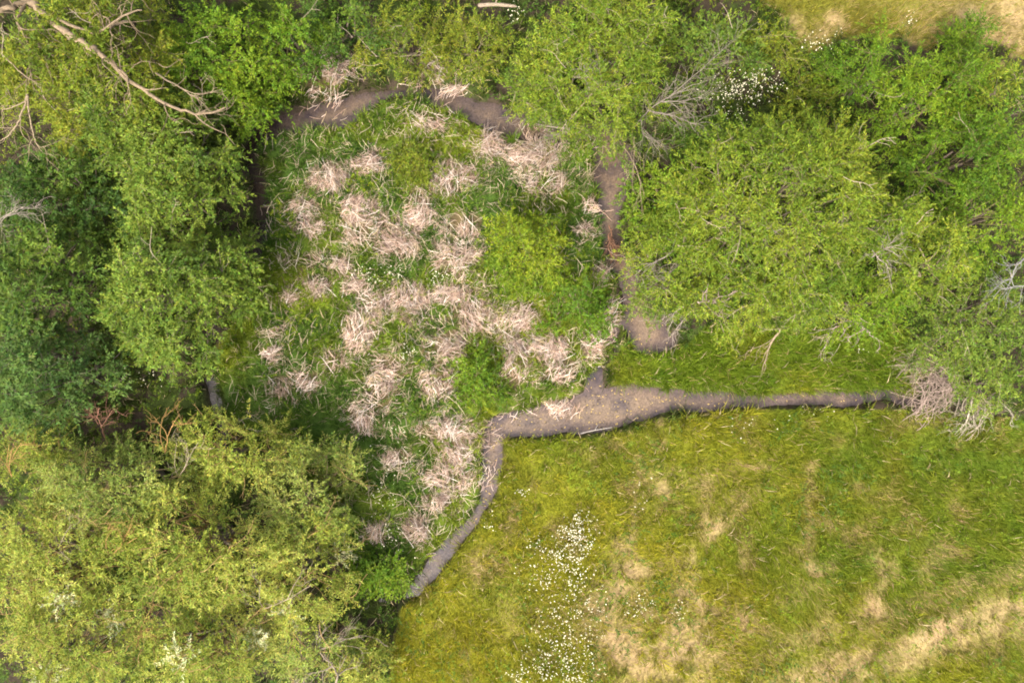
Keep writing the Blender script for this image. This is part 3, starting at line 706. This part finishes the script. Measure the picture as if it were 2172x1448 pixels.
bare('dead_branch', 'pale bare branch fingers hanging over the head of the vertical stream', 'branch', [
  ([(1305,290,2.6),(1335,330,2.4),(1355,375,2.0),(1360,425,1.6)], .035, .010), ([(1345,290,2.5),(1345,330,2.2),(1340,380,1.8)], .022, .008), ([(1280,300,2.4),(1275,340,2.1),(1255,370,1.7)], .022, .008)], TAN, 508, sub=6, sublen=.8)
bare('dead_branch', 'straight pale dead branch reaching over the stream from the right bank shrub', 'branch', [
  ([(1440,520,3.2),(1410,545,3.0),(1370,565,2.4),(1345,585,1.8)], .035, .010), ([(1460,550,3.3),(1430,570,3.0),(1410,590,2.6)], .025, .010)], GREYW, 509, sub=9, sublen=.8)
bare('dead_branch', 'grey dead twigs fanning down onto the water from the right bank shrub', 'branch', [
  ([(1450,650,2.4),(1425,665,1.9),(1400,670,1.2)], .03, .010), ([(1465,660,2.2),(1440,690,1.6),(1425,710,.9)], .03, .010)], GREYW, 510, sub=10, sublen=.8)
bare('dead_wood', 'rusty brown dead twigs jammed in the vertical stream', 'branch', [
  ([(1292,478,.1),(1298,500,.25),(1290,525,.2),(1300,548,.0)], .04, .015), ([(1300,485,.2),(1290,505,.3),(1305,530,.1)], .03, .012)], (.17, .085, .05), 511, sub=12, sublen=.55)
bare('dead_branch', 'forked pale dead branch lying on the grass strip under the willow', 'branch', [
  ([(1660,690,1.6),(1635,730,.7),(1625,760,.45),(1612,800,.3)], .05, .018), ([(1650,705,1.2),(1630,725,.8),(1585,745,.4)], .025, .01)], TAN, 512, sub=4, sublen=.7)
bare('dead_branch', 'grey brown dead branches low in the willow beside the grass strip', 'branch', [
  ([(1845,705,1.6),(1825,690,1.8),(1815,680,2.0)], .06, .03), ([(1780,690,1.8),(1765,700,1.4),(1750,735,.6)], .03, .01), ([(1480,640,2.4),(1500,640,2.6),(1525,630,2.8)], .05, .02)], (.25, .19, .16), 513, sub=9, sublen=.8)
bare('dead_branch', 'pale dead twigs on the crown of the huge right willow', 'branch', [
  ([(1590,480,5.6),(1605,490,5.9),(1640,490,6.0)], .03, .012), ([(1850,545,5.2),(1870,530,5.5),(1890,515,5.6)], .035, .014), ([(1850,530,5.2),(1865,550,5.4),(1880,560,5.4)], .03, .012)], GREYW, 514, sub=10, sublen=.8)
bare('dead_branch', 'bluish grey dead limb at the right edge above the brush pile', 'branch', [
  ([(2190,540,4.6),(2160,560,4.8),(2145,590,4.6),(2135,615,4.2)], .05, .015), ([(2190,605,4.4),(2150,608,4.5),(2120,615,4.4)], .035, .012)], (.18, .17, .16), 515, sub=8, sublen=.8)
bare('dead_shrub', 'dead reddish sapling standing in the dark gap above the golden willows', 'shrub', [
  ([(228,940,.3),(215,905,1.4),(208,880,2.2),(212,865,2.6)], .05, .014), ([(210,900,1.6),(195,880,2.2),(180,868,2.6)], .025, .01), ([(215,905,1.4),(232,880,2.2),(240,868,2.6)], .025, .01)], RED, 516, sub=6, sublen=.8)
bare('dead_limbs', 'twisted pale bare limbs at the bottom edge beside the meadow', 'branch', [
  ([(700,1470,2.0),(715,1440,2.8),(705,1410,3.2),(680,1385,3.5),(668,1345,3.6)], .06, .02), ([(705,1410,3.2),(690,1420,3.3),(650,1430,3.4),(630,1448,3.3)], .04, .014), ([(680,1375,3.5),(700,1370,3.5),(735,1355,3.4),(770,1350,3.2)], .035, .012),
  ([(640,1460,2.5),(650,1425,3.2),(640,1390,3.4)],.03,.012)], (.22,.175,.13), 517, sub=8, sublen=1.0)
for k, (a, b, c, lab) in enumerate([((115,1105),(125,1160),(150,1190),'long curved tan limb on the golden willow at the left edge'),((235,1180),(255,1160),(290,1140),'forked orange limb on the central golden willow'),
    ((390,1280),(380,1240),(395,1215),'upright orange limb between the central and bottom golden willows'),((310,1290),(300,1330),(290,1375),'tall orange limb on the bottom edge golden willow'),
    ((560,1290),(610,1270),(660,1240),'pale limb leaning right towards the white leaved willow'),((380,1010),(395,985),(400,960),'pale upright limb on the feathery willow by the ditch end'),
    ((25,1010),(20,985),(25,955),'orange forked limb at the left edge above the golden thicket'),((350,960),(355,925),(340,900),'orange forked limb at the upper rim of the golden thicket')]):
    bare('bare_limb', lab, 'branch', [([(a[0],a[1],3.6),(b[0],b[1],5.0),(c[0],c[1],5.6)], .030, .012), ([(b[0],b[1],5.0),(b[0]+12,b[1]-26,5.4),(b[0]+26,b[1]-48,5.6)], .020, .009), ([(a[0],a[1],3.6),(a[0]-10,b[1],5.0),(a[0]-6,c[1]-14,5.5)], .020, .009)],
         (.26, .15, .05) if 'orange' in lab else (.22,.175,.115), 530 + k, sub=3, sublen=.8)

# tangled brush piles at the end of the stream
def brush(name, label, px, py, rx, ry, ang, n, hgt, colour, seed):
    rng = np.random.default_rng(seed)
    x, y = [float(v) for v in p2w(px, py, hgt * .6)]
    root = link(name, None, loc=(x, y, float(ground_z(x, y)))); tag(root, label, 'brush pile')
    RX, RY = rx * S, ry * S
    c, s = math.cos(ang), math.sin(ang)
    for part, cnt, r in (('branch', 7, .026), ('twig_tangle', n, .012)):
        bg = Bag()
        u = rng.uniform(-.95, .95, cnt); v = rng.uniform(-.95, .95, cnt)
        a = rng.normal(0, .45, cnt) + rng.choice([0, 0, .9, -.9], cnt); L = rng.uniform(.6, 1.1, cnt) * RX
        p = np.stack([u * RX, v * RY], 1)
        q0 = p - np.stack([np.cos(a) * L, np.sin(a) * L], 1); q1 = p + np.stack([np.cos(a) * L, np.sin(a) * L], 1)
        def z(t): return hgt * np.clip(1 - (np.hypot(t[:, 0] / RX, t[:, 1] / RY) / 1.6) ** 2, .05, 1) * rng.uniform(.35, 1.05, len(t))
        A = np.stack([q0[:, 0] * c - q0[:, 1] * s, q0[:, 0] * s + q0[:, 1] * c, z(q0)], 1)
        B = np.stack([q1[:, 0] * c - q1[:, 1] * s, q1[:, 0] * s + q1[:, 1] * c, z(q1)], 1)
        P = curve_pts(A, B, 10, .16, rng, sag=-.05)
        P[..., 2] = np.maximum(P[..., 2], .03)
        rad = np.linspace(1.2, .5, 10)[None] * r * rng.uniform(.6, 1.25, (cnt, 1)); cc = np.array(colour) * rng.uniform(.6, 1.25, (cnt, 1))
        if part == 'branch':
            for i in range(cnt):
                b1 = Bag(); b1.tubes(P[i:i + 1], rad[i:i + 1], 5, cc[i:i + 1]); link('branch', b1.mesh('branch', M_BARK, True), root)
        else:
            bg.tubes(P, rad, 4, cc); link(part, bg.mesh(part, M_BARK), root)['kind'] = 'stuff'
brush('brush_pile', 'pinkish tangled brush pile at the right end of the stream', 1990, 825, 52, 34, math.radians(48), 150, .9, (.28, .21, .17), 601)
brush('brush_pile', 'smaller pale brush tangle just above the stream end pile', 1945, 775, 36, 28, math.radians(40), 90, .8, (.26, .21, .15), 602)
brush('brush_pile', 'wispy grey brush below the sparse shrub at the right edge', 2065, 865, 40, 34, math.radians(70), 70, .8, (.25, .21, .155), 603)
bare('dead_branch', 'white forked dead branch pointing down onto the meadow from the right brush', 'branch', [
  ([(2062,850,.9),(2055,880,.8),(2045,900,.5),(2025,920,.2)], .04, .014), ([(2045,900,.5),(2030,898,.4),(2015,900,.2)], .02, .01), ([(2060,860,.9),(2066,890,.6),(2064,905,.3)],.02,.01),
  ([(2120,850,1.0),(2140,870,.7),(2155,890,.3)],.02,.01),([(2090,855,1.0),(2088,885,.5),(2080,900,.3)],.016,.01)], (.28, .245, .18), 604, sub=6, sublen=.6)
def log(name, label, pts, r, colour, seed):
    rng = np.random.default_rng(seed); P = bez(pxh(pts), 8); base = P[0].copy(); P = P - base
    b = Bag(); n = len(P); R = r * np.linspace(1, .72, n) * rng.uniform(.9, 1.1, n); R[0] *= .55; R[-1] *= .5
    b.tubes(P[None], R[None], 9, np.array([colour]))
    root = link(name, None, loc=base); tag(root, label, 'log')
    link('stem', b.mesh('stem', M_BARK, True), root)
    s = Bag(); j = n // 2
    s.tubes(curve_pts(P[j][None], (P[j] + np.array([.12, .25, .12]))[None], 5, .05, rng), np.linspace(r * .4, r * .2, 5)[None], 6, np.array([colour]))
    link('branch_stub', s.mesh('branch_stub', M_BARK, True), root)
log('fallen_log', 'pale fallen log on the upper edge among olive shrubs', [(1014,12,1.9),(1050,10,1.95),(1095,14,1.9)], .085, (.20, .155, .11), 611)
log('fallen_stick', 'whitish thin stick at the lower water edge below the stream fork', [(1231,919,.08),(1262,912,.12),(1298,906,.1)], .018, (.34, .30, .26), 612)
log('fallen_stick', 'thin tan pole laid across the vertical stream below the rusty twigs', [(1287,549,.15),(1315,551,.18),(1343,550,.12)], .018, (.22, .18, .12), 613)

# ------------------------------------------------------------------ dead reed mats
stalk_meshes = []
for i in range(4):
    rng = np.random.default_rng(700 + i)
    L = [.9, .75, 1.05, .6][i]
    P = curve_pts(np.array([[-L / 2, 0, 0]]), np.array([[L / 2, 0, .04]]), 5, .05, rng)
    if i % 2: P[0, 3:, 1] += np.array([.10, .24])
    b = Bag(); b.tubes(P, np.array([[.010, .0125, .012, .009, .004]]), 4, np.array([[(.62, .52, .42), (.56, .44, .33), (.70, .61, .52), (.50, .37, .28)][i]]))
    stalk_meshes.append(b.mesh('stalk', M_STRAW))
for ri, (px, py, rx, ry, ang, tone, lab) in enumerate(REEDS):
    rng = np.random.default_rng(800 + ri)
    x, y = [float(v) for v in p2w(px, py, .3)]
    RX, RY = rx * S * 1.02, ry * S * 1.02
    root = link('dead_reed_clump', None, loc=(x, y, float(ground_z(x, y))))
    tag(root, lab, 'reeds', 'dead reed mats of the marsh island')
    area = math.pi * RX * RY
    n = int(area * 265) + 40
    rad = np.sqrt(rng.random(n)) * rng.choice([.85, 1.0, 1.25, 1.75], n); th = rng.uniform(0, 6.283, n)
    lob = 1 + .18 * np.sin(3 * th + ri) + .12 * np.sin(5 * th + 2 * ri)
    u = rad * np.cos(th) * RX * lob; v = rad * np.sin(th) * RY * lob
    # stalks lie in sheaves: a handful of bundles share a direction
    nb = max(5, int(area * 4)); bc = np.stack([rng.uniform(-1, 1, nb) * RX, rng.uniform(-1, 1, nb) * RY], 1); ba = math.radians(ang) + rng.normal(0, .75, nb)
    bi = np.argmin((u[:, None] - bc[None, :, 0]) ** 2 + (v[:, None] - bc[None, :, 1]) ** 2, axis=1)
    gap = fbm(u + x, v + y, .55, 95, 2) + rng.normal(0, .05, n) < .43     # holes where green shoots come through
    u, v, rad, bi = u[~gap], v[~gap], rad[~gap], bi[~gap]; n = len(u)
    a = ba[bi] + rng.normal(0, .42, n)
    L = rng.uniform(.20, .78, n) * np.clip(1.15 - .25 * rad, .5, 1.2)
    mound = .46 * np.clip(1 - rad ** 2 * .8, .08, 1)
    z = mound * rng.uniform(.15, 1.1, n) + .03
    d = np.stack([np.cos(a), np.sin(a)], 1); tilt = rng.normal(0, .16, n)
    P = np.zeros((n, 4, 3))
    kink = rng.normal(0, .6, n) * (rng.random(n) < .55)
    t0 = np.array([-.5, -.15, .2, .5])
    for q in range(4):
        P[:, q, 0] = u + d[:, 0] * L * t0[q]; P[:, q, 1] = v + d[:, 1] * L * t0[q]; P[:, q, 2] = np.maximum(z + tilt * L * t0[q], .02)
    bow = rng.normal(0, .24, n)
    for q in range(4):
        P[:, q, 0] += -d[:, 1] * bow * L * (t0[q] ** 2 * 2 - .2); P[:, q, 1] += d[:, 0] * bow * L * (t0[q] ** 2 * 2 - .2)
    for q in (2, 3):
        P[:, q, 0] += -d[:, 1] * kink * L * (t0[q] + .15); P[:, q, 1] += d[:, 0] * kink * L * (t0[q] + .15)
    base = np.array([[.44, .300, .225], [.58, .450, .370], [.31, .200, .145], [.43, .330, .190], [.70, .610, .53], [.17, .115, .085]])
    cc = base[rng.choice(6, n, p=[.26, .26, .18, .08, .09, .13])] * rng.uniform(.75, 1.2, (n, 1)) * tone * 1.07 * rng.uniform(.70, 1.18, (nb, 1))[bi]
    R = np.array([.0075, .0105, .009, .004])[None] * rng.uniform(.75, 1.35, (n, 1))
    bg = Bag(); bg.tubes(P, R, 3, cc)
    link('reed_mat', bg.mesh('reed_mat', M_STRAW), root)['kind'] = 'stuff'
    for k in range(int(np.clip(area * 5, 4, 11))):
        s = link('stalk', stalk_meshes[(ri + k) % 4], root)
        rr = rng.uniform(0, .95); t = rng.uniform(0, 6.283)
        s.location = (rr * math.cos(t) * RX, rr * math.sin(t) * RY, .36 * (1 - .6 * rr * rr) + rng.uniform(0, .06))
        s.rotation_euler = (rng.uniform(-.3, .3), rng.uniform(-.22, .22), math.radians(ang) + rng.normal(0, .8))
        s.scale = (rng.uniform(.55, 1.0),) * 3

# ------------------------------------------------------------------ grass, sedge, undergrowth (uncountable: stuff)
def scatter(n, rng, box=(-24.5, 24.5, -17.0, 17.0)):
    return rng.uniform(box[0], box[1], n), rng.uniform(box[2], box[3], n)
rng = np.random.default_rng(41)
X, Y = scatter(520000, rng)
px, py = w2p(X, Y)
c, s, me, ma, stp, tr = ground_colour(px, py)
d = sdf(X, Y)
open_ = (me | stp | tr)
keep = open_ & (d > .0) & (rng.random(len(X)) < np.where(s > .5, .62, 1.0))
X, Y, px, py, c, s, stp, d = X[keep], Y[keep], px[keep], py[keep], c[keep], s[keep], stp[keep], d[keep]
n = len(X)
flow = fbm(X, Y, 6.0, 51, 3) * 9.0 + fbm(X, Y, 1.3, 52, 2) * 3.5
flow = np.where(px > 1450, -1.0 + (fbm(X, Y, 4.0, 53, 3) - .5) * 4.0, flow)
az = flow + rng.normal(0, 1.15, n)
tall = fbm(X, Y, 1.6, 54, 3)
L = rng.uniform(.20, .55, n) * (.25 + 1.5 * tall) * np.where(s > .5, .7, 1.0) * np.where(stp, 1.25, 1.0)
W = rng.uniform(.012, .024, n)
straw_b = rng.random(n) < s * .85 + .05
yel = rng.random(n)
cb = c * (1 + rng.normal(0, .24, (n, 1))) * np.where(yel[:, None] < .15, np.array([1.5, 1.25, 1.2]), 1.0)
cb = np.where(straw_b[:, None], G_STRAW * rng.uniform(.65, 1.25, (n, 1)) * np.where(rng.random((n, 1)) < .3, np.array([1, .92, 1.0]), np.array([.95, 1, .75])), cb)
gb = Bag(); blades(gb, X, Y, ground_z(X, Y) - .02, L, W, az, rng.uniform(.35, 1.15, n), cb, rng)
tag(link('meadow_grass', gb.mesh('meadow_grass', M_GRASS)), 'long green and straw coloured meadow grass swept by the wind', 'grass', kind='stuff')

# marsh sedge and bank tufts
rng = np.random.default_rng(42)
nt_ = 20000
TX, TY = scatter(nt_, rng)
tp = w2p(TX, TY); tc, ts, tme, tma, tst, ttr = ground_colour(*tp); td = sdf(TX, TY)
bank = (td > .0) & (td < .45)
wood = ~(tme | tma | tst | ttr)
kp = (td > .0) & ((tma & (rng.random(nt_) < 1.0)) | (bank & (rng.random(nt_) < .8)) | (wood & (rng.random(nt_) < .35)) | (tst & (rng.random(nt_) < .35)) | (tme & (rng.random(nt_) < .16)))
kp &= ~(in_mat(*tp, .92) & (rng.random(nt_) < .55))
TX, TY, tc, tma = TX[kp], TY[kp], tc[kp], tma[kp]
per = 20
nT = len(TX); n = nT * per
X = np.repeat(TX, per) + rng.normal(0, .09, n); Y = np.repeat(TY, per) + rng.normal(0, .09, n)
sz = np.repeat(rng.uniform(.6, 1.25, nT), per)
hue = np.repeat(1 + rng.normal(0, .22, (nT, 1)) * np.array([1.2, .8, .8]), per, 0)
cb = np.repeat(tc, per, 0) * hue * (1 + rng.normal(0, .25, (n, 1)))
dead = rng.random(n) < .07
cb = np.where(dead[:, None], np.array([.42, .33, .19]) * rng.uniform(.7, 1.2, (n, 1)), cb)
az = np.repeat(rng.uniform(0, 6.283, nT), per) + rng.normal(0, 1.1, n)
sb = Bag(); blades(sb, X, Y, ground_z(X, Y) - .02, rng.uniform(.3, .75, n) * sz, rng.uniform(.016, .03, n), az, rng.uniform(.3, 1.2, n), np.abs(cb), rng)
tag(link('marsh_sedge', sb.mesh('marsh_sedge', M_GRASS)), 'tufted green sedge covering the marsh island and the banks', 'sedge', kind='stuff')

# low broad-leaved undergrowth
rng = np.random.default_rng(43)
n = 36000
X, Y = scatter(n, rng); p = w2p(X, Y); c, s, me, ma, stp, tr = ground_colour(*p); d = sdf(X, Y)
pat = fbm(X, Y, 1.5, 61, 3)
kp = (d > .15) & ((ma & (pat > .43) & (rng.random(n) < .8)) | (~(me | ma | stp | tr) & (rng.random(n) < .70)) | (me & (fbm(X, Y, 1.1, 62, 3) > .56) & (rng.random(n) < .5)))
kp &= ~(in_mat(*p, .92) & (rng.random(n) < .62))
X, Y, pat, ma = X[kp], Y[kp], pat[kp], ma[kp]; n = len(X)
O = np.stack([X, Y, ground_z(X, Y) + rng.uniform(.05, .45, n)], 1)
az = rng.uniform(0, 6.283, n); el = rng.uniform(-.1, .9, n)
D = np.stack([np.cos(az) * np.cos(el), np.sin(az) * np.cos(el), np.sin(el)], 1)
t = np.clip((pat - .4) * 2.5 + rng.normal(0, .25, n), 0, 1)
cc = lerp(np.broadcast_to(np.array([.052, .100, .012]), (n, 3)), np.broadcast_to(np.array([.150, .195, .011]), (n, 3)), t)
ub = Bag(); leaves(ub, O, D, rng.uniform(.25, .5, n), 9, .10, .045, cc, rng)
tag(link('undergrowth', ub.mesh('undergrowth', M_LEAF)), 'low leafy undergrowth between reeds and beneath the trees', 'undergrowth', kind='stuff')

# loose dead stalks strewn over the island
rng = np.random.default_rng(44)
n = 5200
X, Y = scatter(n, rng, (-12, 6, -12, 11)); p = w2p(X, Y); ma = poly_mask(p[0], p[1], MARSH); d = sdf(X, Y)
kp = ma & (d > .12) & (fbm(X, Y, 1.8, 71, 3) > .42)
X, Y = X[kp], Y[kp]; n = len(X)
a = fbm(X, Y, 1.5, 72, 2) * 8 + rng.normal(0, .6, n); L = rng.uniform(.25, .7, n); z = ground_z(X, Y) + rng.uniform(.12, .45, n)
p0 = np.stack([X - np.cos(a) * L / 2, Y - np.sin(a) * L / 2, z], 1); p1 = np.stack([X + np.cos(a) * L / 2, Y + np.sin(a) * L / 2, z + rng.normal(0, .1, n)], 1)
b = Bag(); b.tubes(curve_pts(p0, p1, 4, .08, rng), np.broadcast_to(np.array([.008, .011, .010, .004]), (n, 4)), 3, np.array([.50, .40, .28]) * rng.uniform(.6, 1.2, (n, 1)))
tag(link('loose_dead_stalks', b.mesh('loose_dead_stalks', M_STRAW)), 'loose dead stalks strewn through the sedge of the island', 'reed litter', kind='stuff')

# ------------------------------------------------------------------ yellow leaves and bits adrift on the water
rng = np.random.default_rng(45)
n = 45000
X, Y = scatter(n, rng); d = sdf(X, Y); p = w2p(X, Y)
kp = (d < -.12) & (p[1] > 500) & (p[0] > 1000) & (rng.random(n) < np.where((p[0] < 1460) & (p[1] > 780), 1.0, .4))
X, Y = X[kp], Y[kp]; n = len(X)
a = rng.uniform(0, 6.283, n); l = rng.uniform(.025, .06, n); w = l * .5
O = np.stack([X, Y, np.full(n, WATER_Z + .008)], 1); u = np.stack([np.cos(a), np.sin(a), np.zeros(n)], 1); v = np.stack([-np.sin(a), np.cos(a), np.zeros(n)], 1)
V = np.stack([O - u * l[:, None], O - v * w[:, None] + [0, 0, .008], O + u * l[:, None], O + v * w[:, None] + [0, 0, .008]], 1)
cc = np.where(rng.random((n, 1)) < .5, np.array([.42, .30, .10]), np.array([.07, .05, .04])) * rng.uniform(.6, 1.1, (n, 1))
b = Bag(); b.add(V, Q=np.arange(n * 4).reshape(-1, 4), C=np.repeat(cc, 4, 0))
tag(link('floating_leaves', b.mesh('floating_leaves', M_LEAF)), 'tiny fallen yellow leaves adrift on the muddy water', 'leaves', kind='stuff')

# ------------------------------------------------------------------ white flowers
def flower_mesh(seed, np_=8, r=.05):
    """flower head: ring of petals round a domed yellow centre on a stem"""
    rng = np.random.default_rng(seed); b = Bag()
    for k in range(np_):
        a = k * 6.283 / np_ + rng.normal(0, .08); u = np.array([math.cos(a), math.sin(a), 0]); v = np.array([-u[1], u[0], 0]); rr = r * rng.uniform(.85, 1.1)
        V = [u * r * .2 + [0, 0, .004], u * rr * .65 - v * r * .26 + [0, 0, .010], u * rr + [0, 0, .002], u * rr * .65 + v * r * .26 + [0, 0, .010]]
        b.add(np.array(V), Q=np.array([[0, 1, 2, 3]]), C=np.array([.74, .71, .54]))
    ring = np.array([[math.cos(i * 1.0472) * r * .24, math.sin(i * 1.0472) * r * .24, .008] for i in range(6)] + [[0, 0, .02]])
    b.add(ring, T=np.array([[i, (i + 1) % 6, 6] for i in range(6)]), C=np.array([.62, .42, .04]))
    b.tubes(np.array([[[0, 0, 0], [.01, .0, -.2], [.0, .015, -.42]]]), np.array([[.004, .004, .005]]), 3, np.array([[.08, .12, .02]]))
    return b
FB = [flower_mesh(900 + i, [8, 7, 9][i], [.025, .029, .022][i]) for i in range(3)]
FM = [b.mesh('white_flower', M_PETAL) for b in FB]
DRIFTS = [ # px, py, rx, ry, count, height, label, group-largest count
 (1228,1118,34,30,210,'white flower in the thick of the long drift on the lower meadow'),
 (1190,1162,62,30,250,'white flower in the thick of the long drift on the lower meadow'),
 (1180,1212,66,32,150,'white flower in the thick of the long drift on the lower meadow'),
 (1200,1268,70,40,180,'white flower in the thick of the long drift on the lower meadow'),
 (1215,1322,58,36,70,'white flower in the thick of the long drift on the lower meadow'),
 (1190,1372,80,40,220,'white flower in the thick of the long drift on the lower meadow'),
 (1195,1422,74,28,190,'white flower in the thick of the long drift on the lower meadow'),
 (1115,1432,60,16,50,'white flower in the thick of the long drift on the lower meadow'),
 (1355,1285,26,28,60,'white flower in the small patch right of the long drift'),
 (1442,1290,14,26,26,'white flower in the small patch right of the long drift'),
 (1110,1045,18,10,16,'white flower of the small group right of the narrow lower stream'),
 (1045,1110,16,22,16,'white flower of the small group right of the narrow lower stream'),
 (1360,1045,30,50,20,'white flower scattered above the pale streak in the meadow'),
 (1600,905,70,30,18,'white flower scattered on the bank below the long horizontal water'),
 (1720,880,60,30,14,'white flower scattered on the bank below the long horizontal water'),
 (1800,740,60,12,10,'white flower on the grass strip under the willow'),
 (795,580,50,18,50,'white flower in the upper group on the reed island'),
 (850,575,24,14,24,'white flower in the upper group on the reed island'),
 (932,593,22,14,30,'white flower in the upper group on the reed island'),
 (868,745,18,18,24,'white flower in the single middle group on the reed island'),
 (810,1050,30,50,44,'white flower near the lower tip of the reed island'),
 (845,1150,40,36,34,'white flower near the lower tip of the reed island'),
 (840,920,60,60,22,'white flower near the lower tip of the reed island'),
 (1575,195,60,34,260,'white flower in the bright drift among shrubs at the upper right'),
 (1500,205,34,22,70,'white flower in the bright drift among shrubs at the upper right'),
 (1540,250,36,16,30,'white flower in the bright drift among shrubs at the upper right'),
 (1735,105,40,26,50,'white flower in the looser patch above the scrubby olive shrub'),
 (1930,42,16,14,16,'white flower tuft on the straw meadow near the upper edge'),
 (1090,45,22,20,30,'white flower beside the fallen log on the upper edge'),
 (1030,215,14,10,12,'white flower at the right bend of the upper water'),
 (310,800,70,40,26,'white flower on the shaded grass below the rounded tree'),
]
rng = np.random.default_rng(46)
total = sum(dd[4] for dd in DRIFTS)
rest = Bag(); singles = 0
for (fx, fy, rx, ry, cnt, lab) in DRIFTS:
    share = int(round(cnt * 290 / total)) or 1
    th = rng.uniform(0, 6.283, cnt * 2); rad = np.sqrt(rng.random(cnt * 2)) * rng.choice([.8, 1.05, 1.35], cnt * 2)
    qx = fx + rad * np.cos(th) * rx; qy = fy + rad * np.sin(th) * ry
    cl = fbm(qx, qy, 22, 81, 2); o = np.argsort(-cl + rng.normal(0, .30, len(cl)))[:cnt]
    qx, qy = qx[o], qy[o]; rng.shuffle(o)
    shrubby = lab.endswith('upper right') or 'olive shrub' in lab or 'fallen log' in lab
    hh = rng.uniform(.45, .75, cnt) + (.8 if shrubby else 0)
    x, y = p2w(qx, qy, .6); z = ground_z(x, y) + hh
    ok = sdf(x, y) > 0
    sc = np.sort(rng.uniform(.35, 1.0, cnt) ** 1.3 * 1.3)[::-1]
    j = 0
    for i in range(cnt):
        if not ok[i]: continue
        q = (i * 7) % 3; a = rng.uniform(0, 6.283); tx, ty = rng.normal(0, .22, 2)
        if j < share:
            f = link('white_flower', FM[q]); f.location = (x[i], y[i], z[i]); f.rotation_euler = (tx, ty, a); f.scale = (sc[i],) * 3
            tag(f, lab, 'flower', lab.replace('white flower', 'white flowers')); j += 1; singles += 1
        else:
            ca, sa = math.cos(a), math.sin(a)
            Rm = np.array([[ca, -sa, 0], [sa, ca, 0], [ty, tx, 1]])
            b0 = FB[q]
            V = np.concatenate(b0.V) @ Rm.T * sc[i] + [x[i], y[i], z[i]]
            rest.add(V, Q=np.concatenate(b0.Q), T=np.concatenate(b0.T), C=np.concatenate(b0.C))
tag(link('small_white_flowers', rest.mesh('small_white_flowers', M_PETAL)), 'countless smaller white flowers scattered through the drifts', 'flowers', kind='stuff')
